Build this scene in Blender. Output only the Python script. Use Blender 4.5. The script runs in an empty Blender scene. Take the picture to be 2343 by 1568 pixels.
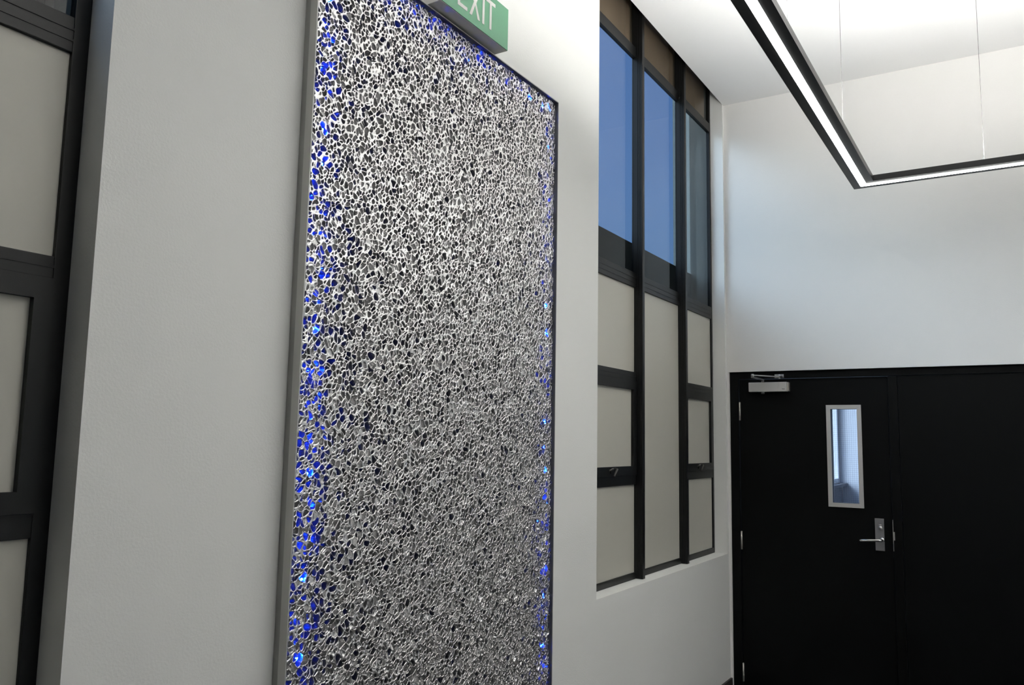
import bpy, bmesh, math, random
import numpy as np
from mathutils import Matrix, Vector

random.seed(7)
S = bpy.context.scene
COL = S.collection

# ------------------------------------------------------------------ camera
F_PX = 1877.16
YAW, PIT, ROL = math.radians(31.8876), math.radians(6.8086), math.radians(1.0286)
CAM = Vector((1.7149, 0.0, 1.68))
fw = Vector((-math.sin(YAW)*math.cos(PIT), math.cos(YAW)*math.cos(PIT), math.sin(PIT)))
rt = Vector((math.cos(YAW), math.sin(YAW), 0))
up = rt.cross(fw)
r2 = rt*math.cos(ROL) + up*math.sin(ROL)
u2 = -rt*math.sin(ROL) + up*math.cos(ROL)
cd = bpy.data.cameras.new('camera')
cam = bpy.data.objects.new('camera', cd)
COL.objects.link(cam)
cam.matrix_world = Matrix(((r2.x, u2.x, -fw.x, CAM.x), (r2.y, u2.y, -fw.y, CAM.y),
                           (r2.z, u2.z, -fw.z, CAM.z), (0, 0, 0, 1)))
cd.sensor_fit = 'HORIZONTAL'
cd.sensor_width = 36
cd.lens = 36*F_PX/2343
cd.clip_start = 0.05
S.camera = cam

# ------------------------------------------------------------------ sky, exposure
world = bpy.data.worlds.new('sky')
S.world = world
world.use_nodes = True
nt = world.node_tree
nt.nodes.clear()
wo = nt.nodes.new('ShaderNodeOutputWorld')
bg = nt.nodes.new('ShaderNodeBackground')
sky = nt.nodes.new('ShaderNodeTexSky')
sky.sky_type = 'NISHITA'
sky.sun_disc = False
sky.sun_elevation = math.radians(33)
sky.sun_rotation = math.radians(238)      # behind the camera, on the window side
sky.ozone_density = 2.5
sky.dust_density = 8.0
wb = nt.nodes.new('ShaderNodeMix')        # daylight under the lamps' white balance
wb.data_type = 'RGBA'; wb.blend_type = 'MULTIPLY'; wb.inputs['Factor'].default_value = 1
wb.inputs['B'].default_value = (.56, .83, 1.34, 1)
nt.links.new(sky.outputs[0], wb.inputs['A'])
nt.links.new(wb.outputs['Result'], bg.inputs[0])
nt.links.new(bg.outputs[0], wo.inputs[0])
bg.inputs[1].default_value = .43

DOWN_LIGHT, UP_LIGHT = 22.0, 188.0       # pendant diffusers
LED_LIGHT = 900.0
S.view_settings.view_transform = 'Standard'
S.view_settings.look = 'None'
S.view_settings.gamma = 1
S.view_settings.use_curve_mapping = False
S.view_settings.exposure = 0.30

# ------------------------------------------------------------------ materials
def new_mat(name):
    m = bpy.data.materials.new(name)
    m.use_nodes = True
    return m, m.node_tree, m.node_tree.nodes['Principled BSDF']

def plain(name, col, rough=0.5, metal=0.0, spec=0.5, var=0.0, vscale=8.0, bump=0.0, bscale=60.0, detail=3.0):
    m, t, p = new_mat(name)
    p.inputs['Base Color'].default_value = (*col, 1)
    p.inputs['Roughness'].default_value = rough
    p.inputs['Metallic'].default_value = metal
    p.inputs['Specular IOR Level'].default_value = spec
    co = t.nodes.new('ShaderNodeTexCoord')
    if var:
        n = t.nodes.new('ShaderNodeTexNoise'); n.inputs['Scale'].default_value = vscale
        n.inputs['Detail'].default_value = 4
        r = t.nodes.new('ShaderNodeValToRGB')
        r.color_ramp.elements[0].position = .3; r.color_ramp.elements[1].position = .7
        r.color_ramp.elements[0].color = (*[c*(1-var) for c in col], 1)
        r.color_ramp.elements[1].color = (*[min(1, c*(1+var)) for c in col], 1)
        t.links.new(co.outputs['Object'], n.inputs['Vector'])
        t.links.new(n.outputs['Fac'], r.inputs[0])
        t.links.new(r.outputs[0], p.inputs['Base Color'])
    if bump:
        n = t.nodes.new('ShaderNodeTexNoise'); n.inputs['Scale'].default_value = bscale
        n.inputs['Detail'].default_value = detail
        b = t.nodes.new('ShaderNodeBump'); b.inputs['Strength'].default_value = bump
        b.inputs['Distance'].default_value = .004
        t.links.new(co.outputs['Object'], n.inputs['Vector'])
        t.links.new(n.outputs['Fac'], b.inputs['Height'])
        t.links.new(b.outputs[0], p.inputs['Normal'])
    return m

def emitter(name, col, strength):
    m, t, p = new_mat(name)
    p.inputs['Base Color'].default_value = (*col, 1)
    p.inputs['Emission Color'].default_value = (*col, 1)
    p.inputs['Emission Strength'].default_value = strength
    return m

def glass(name, tint):
    m, t, p = new_mat(name)
    t.nodes.remove(p)
    out = t.nodes['Material Output']
    lw = t.nodes.new('ShaderNodeLayerWeight'); lw.inputs[0].default_value = .5
    pw = t.nodes.new('ShaderNodeMath'); pw.operation = 'POWER'; pw.inputs[1].default_value = 5
    ma = t.nodes.new('ShaderNodeMath'); ma.operation = 'MULTIPLY_ADD'
    ma.inputs[1].default_value = .55; ma.inputs[2].default_value = .03
    tr = t.nodes.new('ShaderNodeBsdfTransparent'); tr.inputs[0].default_value = (*tint, 1)
    gl = t.nodes.new('ShaderNodeBsdfGlossy'); gl.inputs['Roughness'].default_value = .01
    mx = t.nodes.new('ShaderNodeMixShader')
    t.links.new(lw.outputs['Facing'], pw.inputs[0]); t.links.new(pw.outputs[0], ma.inputs[0])
    t.links.new(ma.outputs[0], mx.inputs[0]); t.links.new(tr.outputs[0], mx.inputs[1])
    t.links.new(gl.outputs[0], mx.inputs[2]); t.links.new(mx.outputs[0], out.inputs[0])
    return m

def frosted(name):
    m, t, p = new_mat(name)
    out = t.nodes['Material Output']
    p.inputs['Base Color'].default_value = (.49, .478, .42, 1)
    p.inputs['Roughness'].default_value = .36
    p.inputs['Specular IOR Level'].default_value = .4
    tl = t.nodes.new('ShaderNodeBsdfTranslucent'); tl.inputs[0].default_value = (.7, .68, .6, 1)
    mx = t.nodes.new('ShaderNodeMixShader'); mx.inputs[0].default_value = .05
    t.links.new(p.outputs[0], mx.inputs[1]); t.links.new(tl.outputs[0], mx.inputs[2])
    t.links.new(mx.outputs[0], out.inputs[0])
    return m

M = dict(
    plaster=plain('white_plaster', (.79, .795, .77), .85, spec=.25, bump=.16, bscale=150, detail=2.5),
    endwall=plain('end_wall_plaster', (.80, .79, .765), .85, spec=.25, bump=.14, bscale=150, detail=2.5),
    ceiling=plain('ceiling_paint', (.82, .82, .81), .9, spec=.2, bump=.12, bscale=60),
    floor=plain('dark_floor', (.035, .032, .030), .5, var=.25, vscale=30),
    skirt=plain('dark_skirting', (.022, .019, .018), .4),
    black=plain('black_aluminium', (.0055, .006, .006), .40, spec=.28, bump=.05, bscale=400),
    door=plain('black_door_laminate', (.0022, .0025, .0024), .5, spec=.10, bump=.04, bscale=300),
    frosted=frosted('frosted_film_glass'),
    clear=glass('tinted_clear_glass', (.525, .54, .52)),
    litegl=glass('lite_glass', (.96, .97, .97)),
    silver=plain('silver_paint', (.60, .59, .57), .38, metal=.35, spec=.5),
    satin=plain('satin_stainless', (.48, .48, .48), .34, metal=1),
    chrome=plain('polished_steel', (.72, .71, .70), .16, metal=1),
    hinge=plain('hinge_steel', (.48, .46, .42), .4, metal=.6),
    alu_d=plain('panel_tray_metal', (.36, .36, .34), .55, metal=.25),
    alu_l=plain('panel_frame_metal', (.52, .52, .49), .45, metal=.35),
    foam=plain('aluminium_foam', (.76, .757, .752), .27, metal=1, bump=.04, bscale=200, detail=2),
    backing=plain('panel_backing', (.10, .10, .11), .6),
    led=emitter('blue_led', (.002, .03, 1.0), LED_LIGHT),
    green=plain('exit_green', (.075, .265, .142), .45, var=.03),
    white=plain('sign_white', (.80, .79, .76), .5),
    signbox=plain('sign_box_white', (.66, .65, .62), .5),
    lamp_dn=emitter('diffuser_down', (1, .985, .955), DOWN_LIGHT),
    lamp_up=emitter('diffuser_up', (1, .985, .955), UP_LIGHT),
    lampblack=plain('lamp_black', (.007, .0075, .0078), .36, spec=.35),
    cable=plain('steel_cable', (.055, .055, .055), .6),
    catch=plain('dark_catch', (.07, .068, .062), .45, metal=.4),
    dark_strip=plain('dark_strip_grey', (.075, .080, .090), .6),
    mark=plain('dark_print', (.03, .03, .035), .6),
    hood=plain('dark_hood', (.028, .029, .032), .6),
    eave=plain('brown_eave', (.16, .115, .075), .8, var=.1),
    lobbyw=plain('lobby_wall', (.64, .64, .64), .8),
    lobbydark=plain('lobby_shade_dark', (.13, .13, .14), .8, var=.1),  # shade below the lobby window is put into this dark colour
    ground=plain('outside_paving', (.32, .31, .29), .9, var=.15, vscale=3),
    pier=plain('outside_pier', (.30, .33, .31), .9, var=.1, vscale=3),
    lining=plain('outer_lining', (.085, .10, .095), .8),
    wire=plain('glass_wire', (.22, .23, .25), .5, metal=.3),
)

# ------------------------------------------------------------------ builders
def obj(name, verts, faces, mat, parent=None, smooth=False):
    me = bpy.data.meshes.new(name)
    me.from_pydata([tuple(v) for v in verts], [], faces)
    me.materials.append(M[mat])
    if smooth:
        for p in me.polygons: p.use_smooth = True
    me.update()
    o = bpy.data.objects.new(name, me)
    COL.objects.link(o)
    if parent is not None: o.parent = parent
    return o

BF = [(0, 3, 2, 1), (4, 5, 6, 7), (0, 1, 5, 4), (1, 2, 6, 5), (2, 3, 7, 6), (3, 0, 4, 7)]
def boxes(name, bl, mat, parent=None, bevel=0.0):
    """one mesh out of boxes given as (x0,x1,y0,y1,z0,z1)"""
    bm = bmesh.new()
    for (x0, x1, y0, y1, z0, z1) in bl:
        v = [bm.verts.new(c) for c in ((x0, y0, z0), (x1, y0, z0), (x1, y1, z0), (x0, y1, z0),
                                       (x0, y0, z1), (x1, y0, z1), (x1, y1, z1), (x0, y1, z1))]
        for f in BF: bm.faces.new([v[i] for i in f])
    if bevel:
        bmesh.ops.bevel(bm, geom=list(bm.edges), offset=bevel, segments=2, affect='EDGES', profile=.6)
    me = bpy.data.meshes.new(name)
    bm.to_mesh(me); bm.free()
    me.materials.append(M[mat])
    o = bpy.data.objects.new(name, me)
    COL.objects.link(o)
    if parent is not None: o.parent = parent
    return o

def box(name, x0, x1, y0, y1, z0, z1, mat, parent=None, bevel=0.0):
    return boxes(name, [(x0, x1, y0, y1, z0, z1)], mat, parent, bevel)

def bar(name, a, b, w, h, mat, parent=None, upv=(0, 0, 1), bevel=0.0):
    """box of section w x h running from a to b"""
    a, b = Vector(a), Vector(b)
    d = (b-a).normalized(); s = d.cross(Vector(upv)).normalized(); n = s.cross(d)
    bm = bmesh.new()
    v = []
    for e in (a, b):
        for i, j in ((-1, -1), (1, -1), (1, 1), (-1, 1)):
            v.append(bm.verts.new(e + s*(i*w/2) + n*(j*h/2)))
    for f in BF: bm.faces.new([v[i] for i in f])
    bmesh.ops.recalc_face_normals(bm, faces=bm.faces[:])
    if bevel:
        bmesh.ops.bevel(bm, geom=list(bm.edges), offset=bevel, segments=2, affect='EDGES', profile=.6)
    me = bpy.data.meshes.new(name); bm.to_mesh(me); bm.free()
    me.materials.append(M[mat])
    o = bpy.data.objects.new(name, me); COL.objects.link(o)
    if parent is not None: o.parent = parent
    return o

def tube(name, pts, r, mat, parent=None, n=12):
    """round tube along a polyline, closed ends"""
    pts = [Vector(p) for p in pts]
    V, Fc = [], []
    ref = None
    for i, p in enumerate(pts):
        if i == 0: d = pts[1]-p
        elif i == len(pts)-1: d = p-pts[-2]
        else: d = (pts[i+1]-p).normalized()+(p-pts[i-1]).normalized()
        d.normalize()
        if ref is None: ref = d.orthogonal().normalized()
        s = (ref - d*ref.dot(d)).normalized(); ref = s
        q = d.cross(s)
        rr = r[i] if isinstance(r, (list, tuple)) else r
        for k in range(n):
            a = 2*math.pi*k/n
            V.append(p + s*(math.cos(a)*rr) + q*(math.sin(a)*rr))
    for i in range(len(pts)-1):
        for k in range(n):
            Fc.append((i*n+k, i*n+(k+1) % n, (i+1)*n+(k+1) % n, (i+1)*n+k))
    Fc.append(tuple(range(n-1, -1, -1)))
    Fc.append(tuple(range((len(pts)-1)*n, len(pts)*n)))
    return obj(name, V, Fc, mat, parent, smooth=True)

def ring(name, x0, x1, y0, y1, prof, mat, parent=None):
    """closed profile (inset, z) swept with mitred corners round a rectangle"""
    cs = ((x0, y0, 1, 1), (x1, y0, -1, 1), (x1, y1, -1, -1), (x0, y1, 1, -1))
    V = [(cx+sx*o, cy+sy*o, z) for (cx, cy, sx, sy) in cs for (o, z) in prof]
    n = len(prof)
    Fc = [(c*n+k, c*n+(k+1) % n, ((c+1) % 4)*n+(k+1) % n, ((c+1) % 4)*n+k) for c in range(4) for k in range(n)]
    o = obj(name, V, Fc, mat, parent)
    bm = bmesh.new(); bm.from_mesh(o.data)
    bmesh.ops.recalc_face_normals(bm, faces=bm.faces[:])
    bm.to_mesh(o.data); bm.free()
    return o

def empty(name, loc=(0, 0, 0)):
    o = bpy.data.objects.new(name, None)
    o.empty_display_size = .1
    COL.objects.link(o)
    return o                       # parts carry world coordinates

def tag(o, label, cat, group=None, kind=None):
    o['label'] = label; o['category'] = cat
    if group: o['group'] = group
    if kind: o['kind'] = kind
    return o

# ------------------------------------------------------------------ the room
YE = 5.5603          # end wall
ZC = 4.0853          # ceiling
XR, YB = 4.2, -2.6   # wall opposite, wall behind the camera
SILL, WTOP = .955, 4.35
W1 = (3.535, 5.533)          # window beside the end wall
W2 = (-.983, 1.0147)         # window nearer the camera
G = -.0877                   # face of window frames
DZ = 2.172                   # door head
DX0, DX1 = .0136, 2.06

tag(boxes('wall_left', [
    (-.24, 0, YB-.2, YE+.2, -.1, SILL), (-.24, 0, YB-.2, YE+.2, WTOP, 4.6),
    (-.24, 0, YB-.2, W2[0], SILL, WTOP), (-.24, 0, W2[1], W1[0], SILL, WTOP),
    (-.24, 0, W1[1], YE+.2, SILL, WTOP)], 'plaster'),
    'white textured plaster wall holding the two tall black windows and the silver panel', 'wall', kind='structure')
tag(boxes('wall_end', [
    (0, DX0, YE, YE+.2, -.1, DZ), (0, XR, YE, YE+.2, DZ, 4.6), (DX1, XR+.2, YE, YE+.2, -.1, DZ),
    (XR, XR+.2, YE, YE+.2, DZ, 4.6)], 'endwall'),
    'white plaster end wall above and around the black door', 'wall', kind='structure')
tag(box('wall_right', XR, XR+.2, YB-.2, YE, -.1, 4.6, 'plaster'),
    'plain white plaster wall facing the windows', 'wall', kind='structure')
tag(box('wall_back', 0, XR, YB-.2, YB, -.1, 4.6, 'door'),  # unseen wall, made black so the foam cells reflect something dark
    'unseen back wall, made black to keep the metal reflections dark', 'wall', kind='structure')
tag(box('floor', 0, XR, YB, YE, -.1, 0, 'floor'), 'dark hard floor of the hall', 'floor', kind='structure')
tag(box('ceiling', 0, XR, YB, YE, ZC, 4.6, 'ceiling'),
    'flat white ceiling above the rectangular pendant light', 'ceiling', kind='structure')
tag(boxes('baseboard_left', [(0, .014, YB, YE, 0, .155)], 'skirt', bevel=.003),
    'dark skirting board along the foot of the window wall', 'skirting', kind='structure')

# ------------------------------------------------------------------ windows
Z_TT0, Z_TT1 = 3.8906, 3.954
Z_T20, Z_T21 = 2.541, 2.6245
Z_T3T, Z_T3B, Z_SB, Z_LT, Z_BOT = 2.066, 1.968, 1.554, 1.4545, .989
FB = -.112                    # outer face of frames

def window(name, y0, y1, label, m1, m2, jr):
    """three bays: outer bays with an awning sash, middle bay one long frosted pane"""
    w = empty(name); tag(w, label, 'window', kind='structure')
    box('outer_lining', -.24, FB, y1-.012, y1, SILL, WTOP, 'lining', w)
    mw = .032
    jl = y0 + (y1 - jr)
    for a, b in ((y0, jl), (jr, y1)):
        box('jamb', FB, G, a, b, SILL, WTOP, 'black', w, .0025)
    for m in (m1, m2):
        mu = box('mullion', FB, G+.041, m, m+mw, SILL+.001, WTOP, 'black', w, .003)
        for dx in (.010, .022):       # thin fins on the mullion flank
            box('fin', G+dx, G+dx+.003, m-.002, m+.001, SILL+.003, WTOP, 'black', mu)
    bays = ((jl, m1), (m1+mw, m2), (m2+mw, jr))
    for k, (a, b) in enumerate(bays):
        box('bottom_rail', FB, G, a, b, SILL, Z_BOT, 'black', w, .002)
        box('transom', FB, G, a, b, Z_TT0, Z_TT1, 'black', w, .002)
        t2 = box('transom', FB, G, a, b, Z_T20, Z_T21, 'black', w, .002)
        for z in (2.566, 2.592):
            box('groove_bead', G-.001, G+.002, a, b, z, z+.006, 'black', t2)
        box('top_pane', -.106, -.100, a-.004, b+.004, Z_TT1-.004, WTOP, 'litegl', w)
        box('spandrel_board', -.146, -.128, a-.014, b+.014, Z_TT1-.02, WTOP, 'eave', w)
        box('clear_pane', -.106, -.100, a-.004, b+.004, Z_T21-.004, Z_TT0+.004, 'clear', w)
        if k == 1:
            box('frosted_pane', -.105, -.098, a-.004, b+.004, Z_BOT-.004, Z_T20+.004, 'frosted', w)
            continue
        box('frosted_pane', -.105, -.098, a-.004, b+.004, Z_T3T-.004, Z_T20+.004, 'frosted', w)
        box('frosted_pane', -.105, -.098, a-.004, b+.004, Z_BOT-.004, Z_LT+.004, 'frosted', w)
        t3 = box('transom', FB, G, a, b, 2.016, Z_T3T, 'black', w, .002)
        box('groove_bead', G-.001, G+.002, a, b, 2.040, 2.046, 'black', t3)
        t4 = box('transom', FB, G, a, b, Z_LT, 1.508, 'black', w, .002)
        box('groove_bead', G-.001, G+.003, a, b, 1.503, 1.507, 'black', t4)
        sf = .040
        s = boxes('sash', [(FB+.004, G+.006, a, b, Z_T3B, 2.016), (FB+.004, G+.006, a, b, 1.508, Z_SB),
                           (FB+.004, G+.006, a, a+sf, Z_SB, Z_T3B), (FB+.004, G+.006, b-sf, b, Z_SB, Z_T3B)],
                  'black', w)
        box('pane', -.105, -.098, a+sf-.004, b-sf+.004, Z_SB-.004, Z_T3B+.004, 'frosted', s)
        c = (a+b)/2
        # cam catch: base plate and a short bent lever
        box('catch_plate', G+.006, G+.011, c-.022, c+.026, 1.520, 1.548, 'black', s, .001)
        tube('catch_lever', [(G+.010, c+.026, 1.545), (G+.026, c+.020, 1.542), (G+.030, c-.010, 1.522), (G+.032, c-.030, 1.508)],
             [.006, .006, .005, .005], 'catch', s, 8)
        tube('catch_pivot', [(G+.008, c-.040, 1.536), (G+.018, c-.030, 1.541), (G+.018, c-.008, 1.545)], .005, 'catch', s, 8)
    return w

window('window_1', *W1, 'tall black-framed window beside the black door, frosted below and clear blue panes above', 4.196, 4.886, 5.508)
window('window_2', *W2, 'tall black-framed window with frosted panes on the far side of the panel from the door',
       W2[0]+(W1[1]-4.886-.032), W2[0]+(W1[1]-4.196-.032), .977)

# outside the windows: dark hood over the frosted bays
for (a, b), who in ((W1, 'window beside the door'), (W2, 'window away from the door')):
    h = empty('window_hood'); tag(h, 'dark metal hood outside the ' + who, 'hood', 'hoods outside the windows')
    box('fascia', -.27, -.235, a-.1, b+.1, 2.52, 2.875, 'hood', h, .003)
    box('hood_plate', -.60, -.271, a-.1, b+.1, 2.52, 2.56, 'hood', h, .003)
tag(box('wall_outside_pier', -.41, -.24, YE+.08, YE+.34, -.12, 4.6, 'pier'),
    'grey concrete pier outside the window next to the door', 'pier', kind='structure')
tag(box('ground', -40, 44, -40, 60, -.3, -.12, 'ground'), 'paved ground outside the building', 'ground', kind='structure')

# ------------------------------------------------------------------ door
def e(x, z, y):      # a point measured on the end wall plane moved onto the plane y along its line of sight
    k = y/YE
    return CAM.x+(x-CAM.x)*k, CAM.z+(z-CAM.z)*k

YF = YE+.022         # face of the steel door frame
YL = YE+.040         # face of the leaf
tag(boxes('trim_1', [
    (DX0, .072, YF, YF+.12, 0, DZ), (1.008, 1.062, YF+.004, YF+.12, 0, 2.12),
    (.072, DX1, YF, YF+.12, 2.124, DZ), (2.0, DX1, YF, YF+.12, 0, 2.124)], 'door', bevel=.002),
    'black steel frame around the black door', 'door frame', kind='structure')
dr = empty('door_1')
tag(dr, 'black door with narrow silver-framed vision glass and lever handle', 'door', kind='structure')
gx0, _ = e(.670, 0, YL); gx1, _ = e(.828, 0, YL)
_, gz0 = e(0, 1.326, YL); _, gz1 = e(0, 1.916, YL)
lx0, lx1, lz0, lz1 = .076, 1.004, .008, 2.120
boxes('leaf', [(lx0, gx0, YL, YL+.045, lz0, lz1), (gx1, lx1, YL, YL+.045, lz0, lz1),
               (gx0, gx1, YL, YL+.045, lz0, gz0), (gx0, gx1, YL, YL+.045, gz1, lz1)], 'door', dr)
# vision glass: mitred silver bead, pane and wire
fr = .026
vf = boxes('vision_frame', [], 'silver', dr)
bm = bmesh.new()
for y0, y1 in ((YL-.009, YL), (YL+.045, YL+.053)):
    o = [(gx0-fr, gz0-fr), (gx1+fr, gz0-fr), (gx1+fr, gz1+fr), (gx0-fr, gz1+fr)]
    i = [(gx0, gz0), (gx1, gz0), (gx1, gz1), (gx0, gz1)]
    for k in range(4):
        q = [o[k], o[(k+1) % 4], i[(k+1) % 4], i[k]]
        g = .0004                       # hairline mitre joint
        cx = sum(p[0] for p in q)/4; cz = sum(p[1] for p in q)/4
        q = [(cx+(p[0]-cx)*(1-g*4), cz+(p[1]-cz)*(1-g*4)) for p in q]
        v = [bm.verts.new((p[0], y0, p[1])) for p in q]+[bm.verts.new((p[0], y1, p[1])) for p in q]
        for f in BF: bm.faces.new([v[n] for n in f])
bmesh.ops.recalc_face_normals(bm, faces=bm.faces[:])
bm.to_mesh(vf.data); bm.free()
box('vision_pane', gx0-.002, gx1+.002, YL+.021, YL+.027, gz0-.002, gz1+.002, 'litegl', dr)
wb = []
x = gx0+.006
while x < gx1:
    wb.append((x-.0004, x+.0004, YL+.0195, YL+.0203, gz0, gz1)); x += .0125
z = gz0+.006
while z < gz1:
    wb.append((gx0, gx1, YL+.0195, YL+.0203, z-.0004, z+.0004)); z += .0125
wm = boxes('wire_mesh', wb, 'wire', dr); wm['kind'] = 'stuff'
# hinges
for z0, z1, xx in ((1.8433, 1.9677, .0722), (.9835, 1.1037, .0715), (.1352, .2513, .0705)):
    h = tube('hinge', [(xx+.003, YL-.006, z0), (xx+.003, YL-.006, z1)], .0072, 'hinge', dr, 10)
    for k in (1, 2):
        zz = z0+(z1-z0)*k/3
        tube('knuckle_ring', [(xx+.003, YL-.006, zz-.001), (xx+.003, YL-.006, zz+.001)], .0078, 'hinge', h, 10)
# closer
cl = box('closer', .150, .402, YL-.048, YL, 2.034, 2.097, 'silver', dr, .003)
cl['label'] = 'silver door closer box'
box('closer_end', .402, .412, YL-.040, YL, 2.036, 2.095, 'hinge', cl, .002)
boxes('closer_mark', [(.372+.0035*k, .3745+.0035*k, YL-.0486, YL-.048, 2.0475, 2.0475+h) for k, h in enumerate((.006, .004, .004, .004, .004))], 'mark', cl)
tube('closer_spindle', [(.240, YL-.026, 2.020), (.240, YL-.026, 2.034), (.240, YL-.026, 2.118)], [.012, .012, .010], 'satin', cl, 14)
elb = (.232, 5.36, 2.124)
bar('closer_arm', (.240, YL-.026, 2.116), (elb[0], elb[1], elb[2]-.006), .024, .007, 'satin', cl, bevel=.0015)
bar('closer_arm', (elb[0]-.003, elb[1]-.008, elb[2]+.006), (.352, YL-.050, 2.131), .017, .007, 'satin', cl, bevel=.0015)
tube('closer_elbow', [(elb[0], elb[1], elb[2]-.012), (elb[0], elb[1], elb[2]+.014)], .009, 'satin', cl, 12)
boxes('closer_bracket', [(.318, .378, YF-.005, YF, 2.126, 2.150), (.340, .372, YF-.045, YF-.004, 2.133, 2.139)], 'satin', cl, .0015)
tube('closer_pin', [(.356, YF-.034, 2.118), (.356, YF-.034, 2.146)], .006, 'satin', cl, 10)
# lever set
px0, pz0 = e(.912, 1.050, YL); px1, pz1 = e(.964, 1.2435, YL)
pl = box('lock_plate', px0, px1, YL-.007, YL, pz0, pz1, 'satin', dr, .0018)
pl['label'] = 'satin steel lock plate with lever handle and key cylinder'
lz = 1.112; lxp = .946
tube('lever_rose', [(lxp, YL-.006, lz), (lxp, YL-.016, lz)], [.015, .013], 'chrome', pl, 16)
path = [(lxp, YL-.012, lz), (lxp, YL-.044, lz)]
for k in range(1, 6):
    a = k/5*math.pi/2
    path.append((lxp-.016*(1-math.cos(a)), YL-.044-.016*math.sin(a), lz))
path += [(lxp-.060, YL-.060, lz-.003), (.838, YL-.060, lz-.007), (.829, YL-.056, lz-.007), (.824, YL-.044, lz-.007), (.823, YL-.034, lz-.007)]
tube('lever', path, .0088, 'chrome', pl, 14)
cy = tube('key_cylinder', [(.937, YL-.006, 1.182), (.937, YL-.013, 1.182)], [.0135, .0125], 'satin', pl, 18)
box('keyhole', .9358, .9382, YL-.0138, YL-.0125, 1.174, 1.188, 'mark', cy)
box('cylinder_cover', .928, .946, YL-.011, YL-.006, 1.196, 1.204, 'satin', pl, .0015)
# strike on the frame
st = boxes('strike_plate', [(1.0085, 1.0115, YF-.0005, YF+.0045, 1.05, 1.238), (1.011, 1.019, YF-.0008, YF+.0045, 1.115, 1.165)], 'hinge', dr)
# the fixed black leaf beside it
d2 = empty('door_2')
tag(d2, 'plain black fixed leaf beside the door with vision glass', 'door', kind='structure')
box('leaf', 1.064, 1.998, YF+.008, YF+.053, .008, 2.122, 'door', d2, .002)

# ------------------------------------------------------------------ lobby seen through the vision glass
LY = 9.7
LS = 1.30
tag(boxes('wall_lobby_left', [(-.2, 0, YE+.2, LY, -.1, LS-.055), (-.2, 0, YE+.2, 6.2, LS-.055, 3.3), (-.2, 0, YE+.2, LY, 2.95, 3.3)], 'lobbydark'),
    'low wall under the lobby window seen through the door glass, its shade put into the dark colour', 'wall', kind='structure')
tag(box('wall_lobby_end', -.2, 4.2, LY, LY+.2, -.1, 3.3, 'lobbyw'),
    'pale wall at the end of the lobby seen through the door glass', 'wall', kind='structure')
tag(box('ceiling_lobby', -.2, 4.2, YE+.2, LY, 3.3, 3.5, 'lobbyw'), 'white lobby ceiling beyond the door', 'ceiling', kind='structure')
tag(box('floor_lobby', -.2, 4.2, YE+.2, LY, -.1, 0, 'floor'), 'dark lobby floor beyond the door', 'floor', kind='structure')
w3 = empty('window_3'); tag(w3, 'white-framed lobby window seen through the door glass', 'window', kind='structure')
box('sill_board', -.2, .05, 6.2, LY, LS-.054, LS-.02, 'lobbydark', w3, .004)
box('bottom_rail', -.09, -.03, 6.2, LY-.001, LS-.019, LS+.03, 'lobbyw', w3, .003)
box('top_rail', -.09, -.03, 6.2, LY-.001, 2.90, 2.949, 'lobbyw', w3, .003)
for y0 in (6.2, 7.3, 8.4, 9.35, 9.64):
    box('stile', -.09, -.03, y0, y0+.055, LS+.031, 2.899, 'lobbyw', w3, .003)
for y0, y1 in ((6.256, 7.299), (7.356, 8.399), (8.456, 9.349), (9.406, 9.639)):
    box('pane', -.063, -.057, y0, y1, LS+.031, 2.899, 'litegl', w3)

# ------------------------------------------------------------------ pendant light
P = empty('pendant_light')
tag(P, 'black rectangular loop pendant with a glowing white strip hung on thin wires', 'pendant light')
PX0, PX1, PY0, PY1, PZ = 1.083, XR-1.083, 1.4, 4.085, 2.9
WD, HT = .098, .027
a, b = .0345, .0635
ring('housing', PX0, PX1, PY0, PY1, [(0, PZ), (a, PZ), (a, PZ+.006), (b, PZ+.006), (b, PZ), (WD, PZ), (WD, PZ+HT),
     (b, PZ+HT), (b, PZ+.016), (a, PZ+.016), (a, PZ+HT), (0, PZ+HT)], 'lampblack', P)
ring('diffuser', PX0, PX1, PY0, PY1, [(a, PZ), (a+.002, PZ-.002), (b-.002, PZ-.002), (b, PZ), (b, PZ+.006), (a, PZ+.006)], 'lamp_dn', P)
ring('up_diffuser', PX0, PX1, PY0, PY1, [(a, PZ+.016), (b, PZ+.016), (b, PZ+.0205), (a, PZ+.0205)], 'lamp_up', P)
def cable(x, y):
    c = tube('cable', [(x, y, PZ+HT+.026), (x, y, ZC)], .0009, 'cable', P, 6)
    tube('cable_grip', [(x, y, PZ+HT), (x, y, PZ+HT+.008), (x, y, PZ+HT+.026), (x, y, PZ+HT+.032)], [.006, .0045, .0045, .0015], 'satin', c, 10)
    tube('ceiling_cup', [(x, y, ZC-.014), (x, y, ZC-.0005)], [.008, .012], 'satin', c, 12)
for y in (1.55, 2.43, 3.335):
    cable(PX0+.083, y); cable(PX1-.083, y)
for x in (1.626, XR-1.626):
    cable(x, PY1-.049); cable(x, PY0+.049)

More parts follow.
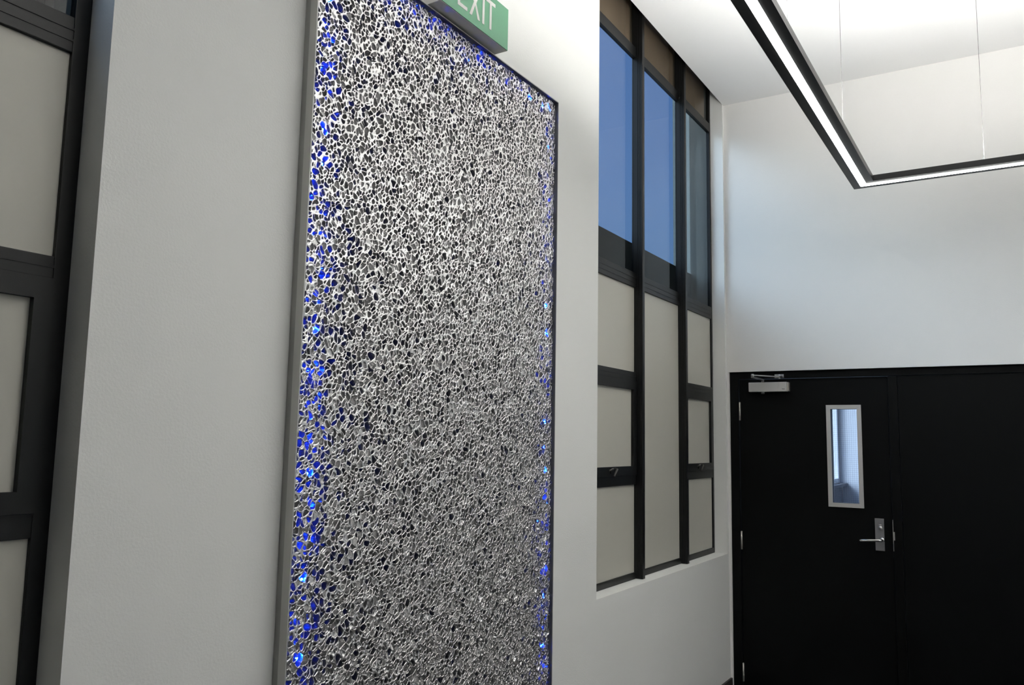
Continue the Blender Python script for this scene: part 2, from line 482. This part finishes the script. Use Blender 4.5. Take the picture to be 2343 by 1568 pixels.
# ------------------------------------------------------------------ exit sign
X = empty('exit_sign')
tag(X, 'green exit sign box with white capital letters above the silver panel', 'sign')
sy0, sy1, sz0, sz1, sx = 2.100, 2.527, 3.166, 3.3345, .0975
box('box', .0005, sx, sy0, sy1, sz0, sz1, 'signbox', X, .002)
box('face', sx, sx+.0025, sy0+.001, sy1-.001, sz0+.001, sz1-.001, 'green', X, .0008)
def strokes(polys):
    V, Fc = [], []
    for p in polys:
        n = len(p); o = len(V)
        V += [(sx+.0026, y, z) for y, z in p]+[(sx+.0033, y, z) for y, z in p]
        Fc.append(tuple(range(o+n-1, o-1, -1))); Fc.append(tuple(range(o+n, o+2*n)))
        Fc += [(o+k, o+(k+1) % n, o+n+(k+1) % n, o+n+k) for k in range(n)]
    return V, Fc
b0, t0, sw = 3.1965, 3.3095, .0138
def rc(y0, y1, z0, z1): return [(y0, z0), (y1, z0), (y1, z1), (y0, z1)]
Eq = [rc(2.194, 2.194+sw, b0, t0), rc(2.194+sw, 2.253, b0, b0+sw), rc(2.194+sw, 2.248, (b0+t0)/2-sw/2, (b0+t0)/2+sw/2), rc(2.194+sw, 2.253, t0-sw, t0)]
mz = (b0+t0)/2
Xq = [[(2.266, b0), (2.2815, b0), (2.300, mz-.0105), (2.3185, b0), (2.334, b0), (2.3077, mz), (2.3325, t0), (2.317, t0),
       (2.300, mz+.0105), (2.283, t0), (2.2675, t0), (2.2923, mz)]]
Iq = [rc(2.348, 2.348+sw, b0, t0)]
Tq = [rc(2.3957, 2.3957+sw, b0, t0-sw), rc(2.372, 2.4335, t0-sw, t0)]
for q in (Eq, Xq, Iq, Tq):
    V, Fc = strokes(q)
    obj('letter', V, Fc, 'white', X)

# ------------------------------------------------------------------ silver foam panel with blue lights
A = empty('light_panel')
tag(A, 'tall silver aluminium-foam wall panel with blue lights glowing through its edges', 'wall panel')
py0, py1, pz0, pz1, pd = 1.5848, 3.0275, .62, 3.1568, .0517
tk = .0035
xf = .0385                             # mean level of the foam face
# tray: shallow back box, set in a little behind the frame
boxes('tray', [(.0005, .030, py0+.004, py0+.0075, pz0+.004, pz1-.004), (.0005, .030, py1-.0075, py1-.004, pz0+.004, pz1-.004),
               (.0005, .030, py0+.0075, py1-.0075, pz0+.004, pz0+.0075), (.0005, .030, py0+.0075, py1-.0075, pz1-.0075, pz1-.004)], 'alu_d', A)
box('backing_board', .0005, .004, py0+.008, py1-.008, pz0+.008, pz1-.008, 'backing', A)
FX = .024
box('frame_rail', FX, pd, py0, py0+tk, pz0, pz1, 'alu_l', A, .0008)
box('frame_rail', FX, pd, py1-tk, py1, pz0, pz1, 'alu_l', A, .0008)
box('frame_rail', FX, pd, py0+tk, py1-tk, pz1-tk, pz1, 'alu_l', A, .0008)
box('frame_rail', FX, pd, py0+tk, py1-tk, pz0, pz0+tk, 'alu_l', A, .0008)
for y0_, y1_, z0_, z1_ in ((py0+tk, py0+tk+.0012, pz0+tk, pz1-tk), (py1-tk-.0012, py1-tk, pz0+tk, pz1-tk),
                           (py0+tk+.0012, py1-tk-.0012, pz1-tk-.0012, pz1-tk), (py0+tk+.0012, py1-tk-.0012, pz0+tk, pz0+tk+.0012)):
    box('dark_strip', FX, pd-.0008, y0_, y1_, z0_, z1_, 'dark_strip', A)  # thin dark strips added along the inner faces of the rails
# foam sheet: a skin of open cells, some of them right through
rng = np.random.default_rng(11)
ya, yb, za, zb = py0+.008, py1-.008, pz0+.008, pz1-.008
DYm, DZm = .0017, .00145
ny, nz = int((yb-ya)/DYm), int((zb-za)/DZm)
Yg, Zg = np.meshgrid(np.linspace(ya, yb, ny), np.linspace(za, zb, nz))
Yg = Yg.astype(np.float32); Zg = Zg.astype(np.float32)
def waves(Y, Z, lam, n, seed):
    r = np.random.default_rng(seed); out = np.zeros_like(Y)
    for _ in range(n):
        t = r.uniform(0, 2*np.pi); L = lam*r.uniform(.6, 1.7); ph = r.uniform(0, 6.28)
        out += np.sin((np.cos(t)*Y+np.sin(t)*Z)*np.float32(6.283/L)+np.float32(ph))
    return (out/np.sqrt(n/2)).astype(np.float32)
Yw = Yg+.0016*waves(Yg, Zg, .030, 8, 1)+.003*waves(Yg, Zg, .11, 6, 2)
Zw = Zg+.0016*waves(Yg, Zg, .030, 8, 3)+.003*waves(Yg, Zg, .11, 6, 4)
SP = .0124
oy, oz = ya-6*SP, za-6*SP
my, mzn = int((yb-ya)/SP)+13, int((zb-za)/SP)+13
cyj = oy+(np.arange(my)[None, :]+.5*(np.arange(mzn)[:, None] % 2)+.5+rng.uniform(-.42, .42, (mzn, my)))*SP
czj = oz+(np.arange(mzn)[:, None]+.5+rng.uniform(-.42, .42, (mzn, my)))*SP
cyj = cyj.astype(np.float32); czj = czj.astype(np.float32)
wgt = (rng.normal(0, .30, (mzn, my))*SP*SP).astype(np.float32)
wgt[rng.random((mzn, my)) < .24] -= 9*SP*SP        # drop some seeds: bigger cells
kind = rng.random((mzn, my))
depth = np.where(kind < .08, rng.uniform(.003, .006, kind.shape),
        np.where(kind < .68, rng.uniform(.008, .019, kind.shape), .0245)).astype(np.float32)
edge_d = np.minimum(np.minimum(cyj-ya, yb-cyj), zb-czj)
through = (kind > .68) | ((edge_d < .13) & (kind > .40))
depth = np.where(through, .0245, depth).astype(np.float32)
webv = rng.uniform(.6, 1.5, kind.shape).astype(np.float32)
iy = np.floor((Yw-oy)/SP).astype(np.int32); iz = np.floor((Zw-oz)/SP).astype(np.int32)
best = np.full(Yw.shape, 1e9, np.float32); bi = np.zeros(Yw.shape, np.int32)
offs = [(a_, b_) for a_ in range(-2, 3) for b_ in range(-2, 3)]
for (da, db) in offs:
    jz = np.clip(iz+da, 0, mzn-1); jy = np.clip(iy+db, 0, my-1)
    idx = jz*my+jy
    D = (Yw-cyj.ravel()[idx])**2+(Zw-czj.ravel()[idx])**2-wgt.ravel()[idx]
    m_ = D < best
    best[m_] = D[m_]; bi[m_] = idx[m_]
c1y = cyj.ravel()[bi]; c1z = czj.ravel()[bi]
K = np.float32(.0013)
acc = np.zeros(Yw.shape, np.float32)
for (da, db) in offs:
    jz = np.clip(iz+da, 0, mzn-1); jy = np.clip(iy+db, 0, my-1)
    idx = jz*my+jy
    cy_, cz_ = cyj.ravel()[idx], czj.ravel()[idx]
    D = (Yw-cy_)**2+(Zw-cz_)**2-wgt.ravel()[idx]
    sepd = np.sqrt((cy_-c1y)**2+(cz_-c1z)**2)+1e-6
    bd = (D-best)/(2*sepd)
    acc += np.where(idx == bi, 0, np.exp(-np.clip(bd, 0, .02)/K))
edge = -K*np.log(acc+1e-12)
web = .00175*webv.ravel()[bi]+.0013*np.clip(waves(Yg, Zg, .045, 10, 5)-.55, 0, 1.6)
s_ = np.clip((edge-web)/.0018, 0, 1)
dep = depth.ravel()[bi]
H = xf+.0009*waves(Yg, Zg, .09, 8, 6)+0.0001*waves(Yg, Zg, .016, 10, 8)-dep*(1-(1-s_)**2)
H = np.clip(H, .0125, pd-.004)
H -= .0015*np.clip(edge/web, 0, 1)**2          # rounded web crowns
hole = (through.ravel()[bi]) & (s_ > .38)
# ragged outer rim
rim = np.minimum(np.minimum(Yg-ya, yb-Yg), np.minimum(Zg-za, zb-Zg))
hole |= rim < (.0006+.0010*waves(Yg, Zg, .02, 6, 9))
spots = [(py0+.062, pz0+.08+k*.098) for k in range(25)]+[(py1-.060, pz0+.05+k*.098) for k in range(26)]
spots += [(py0+.15+k*.098, pz1-.05) for k in range(13)]
spots = [(y+random.uniform(-.006, .006), z+random.uniform(-.012, .012)) for y, z in spots]
proud = [random.random() < (.42 if y > 2.8 else .25) for y, z in spots]
for (y, z), pr in zip(spots, proud):            # a proud light pokes into an opening of the foam
    if pr: hole |= (Yg-y)**2+(Zg-z)**2 < .0066**2
nV = ny*nz
co = np.stack([H, Yg, Zg], -1).reshape(-1, 3).astype(np.float32)
ii = (np.arange(nz-1)[:, None]*ny+np.arange(ny-1)[None, :])
quad = np.stack([ii, ii+1, ii+ny+1, ii+ny], -1).reshape(-1, 4)
hf = hole.ravel()
keep = ~(hf[quad].sum(1) >= 3)
quad = quad[keep]
used = np.zeros(nV, bool); used[quad.ravel()] = True
remap = np.cumsum(used)-1
co = co[used]; quad = remap[quad].astype(np.int32)
fm = bpy.data.meshes.new('foam_sheet')
fm.vertices.add(len(co)); fm.vertices.foreach_set('co', co.ravel())
fm.loops.add(quad.size); fm.loops.foreach_set('vertex_index', quad.ravel())
fm.polygons.add(len(quad))
fm.polygons.foreach_set('loop_start', np.arange(0, quad.size, 4, dtype=np.int32))
fm.polygons.foreach_set('loop_total', np.full(len(quad), 4, np.int32))
fm.polygons.foreach_set('use_smooth', np.zeros(len(quad), bool))
fm.update(calc_edges=True); fm.validate()
fm.materials.append(M['foam'])
fo = bpy.data.objects.new('foam_sheet', fm); COL.objects.link(fo); fo.parent = A
fo['label'] = 'open-celled silver aluminium foam sheet'
# blue light points behind the foam, near three edges
lm = bpy.data.meshes.new('led')
bm = bmesh.new(); bmesh.ops.create_uvsphere(bm, u_segments=10, v_segments=6, radius=.0034)
bmesh.ops.translate(bm, verts=bm.verts, vec=(.0034, 0, 0))
for f in bm.faces: f.smooth = True
bm.to_mesh(lm); bm.free(); lm.materials.append(M['led'])
for (y, z), pr in zip(spots, proud):
    o = bpy.data.objects.new('led', lm); COL.objects.link(o); o.parent = A
    o.location = (.029 if pr else .0042, y, z)
print('foam quads', len(quad))
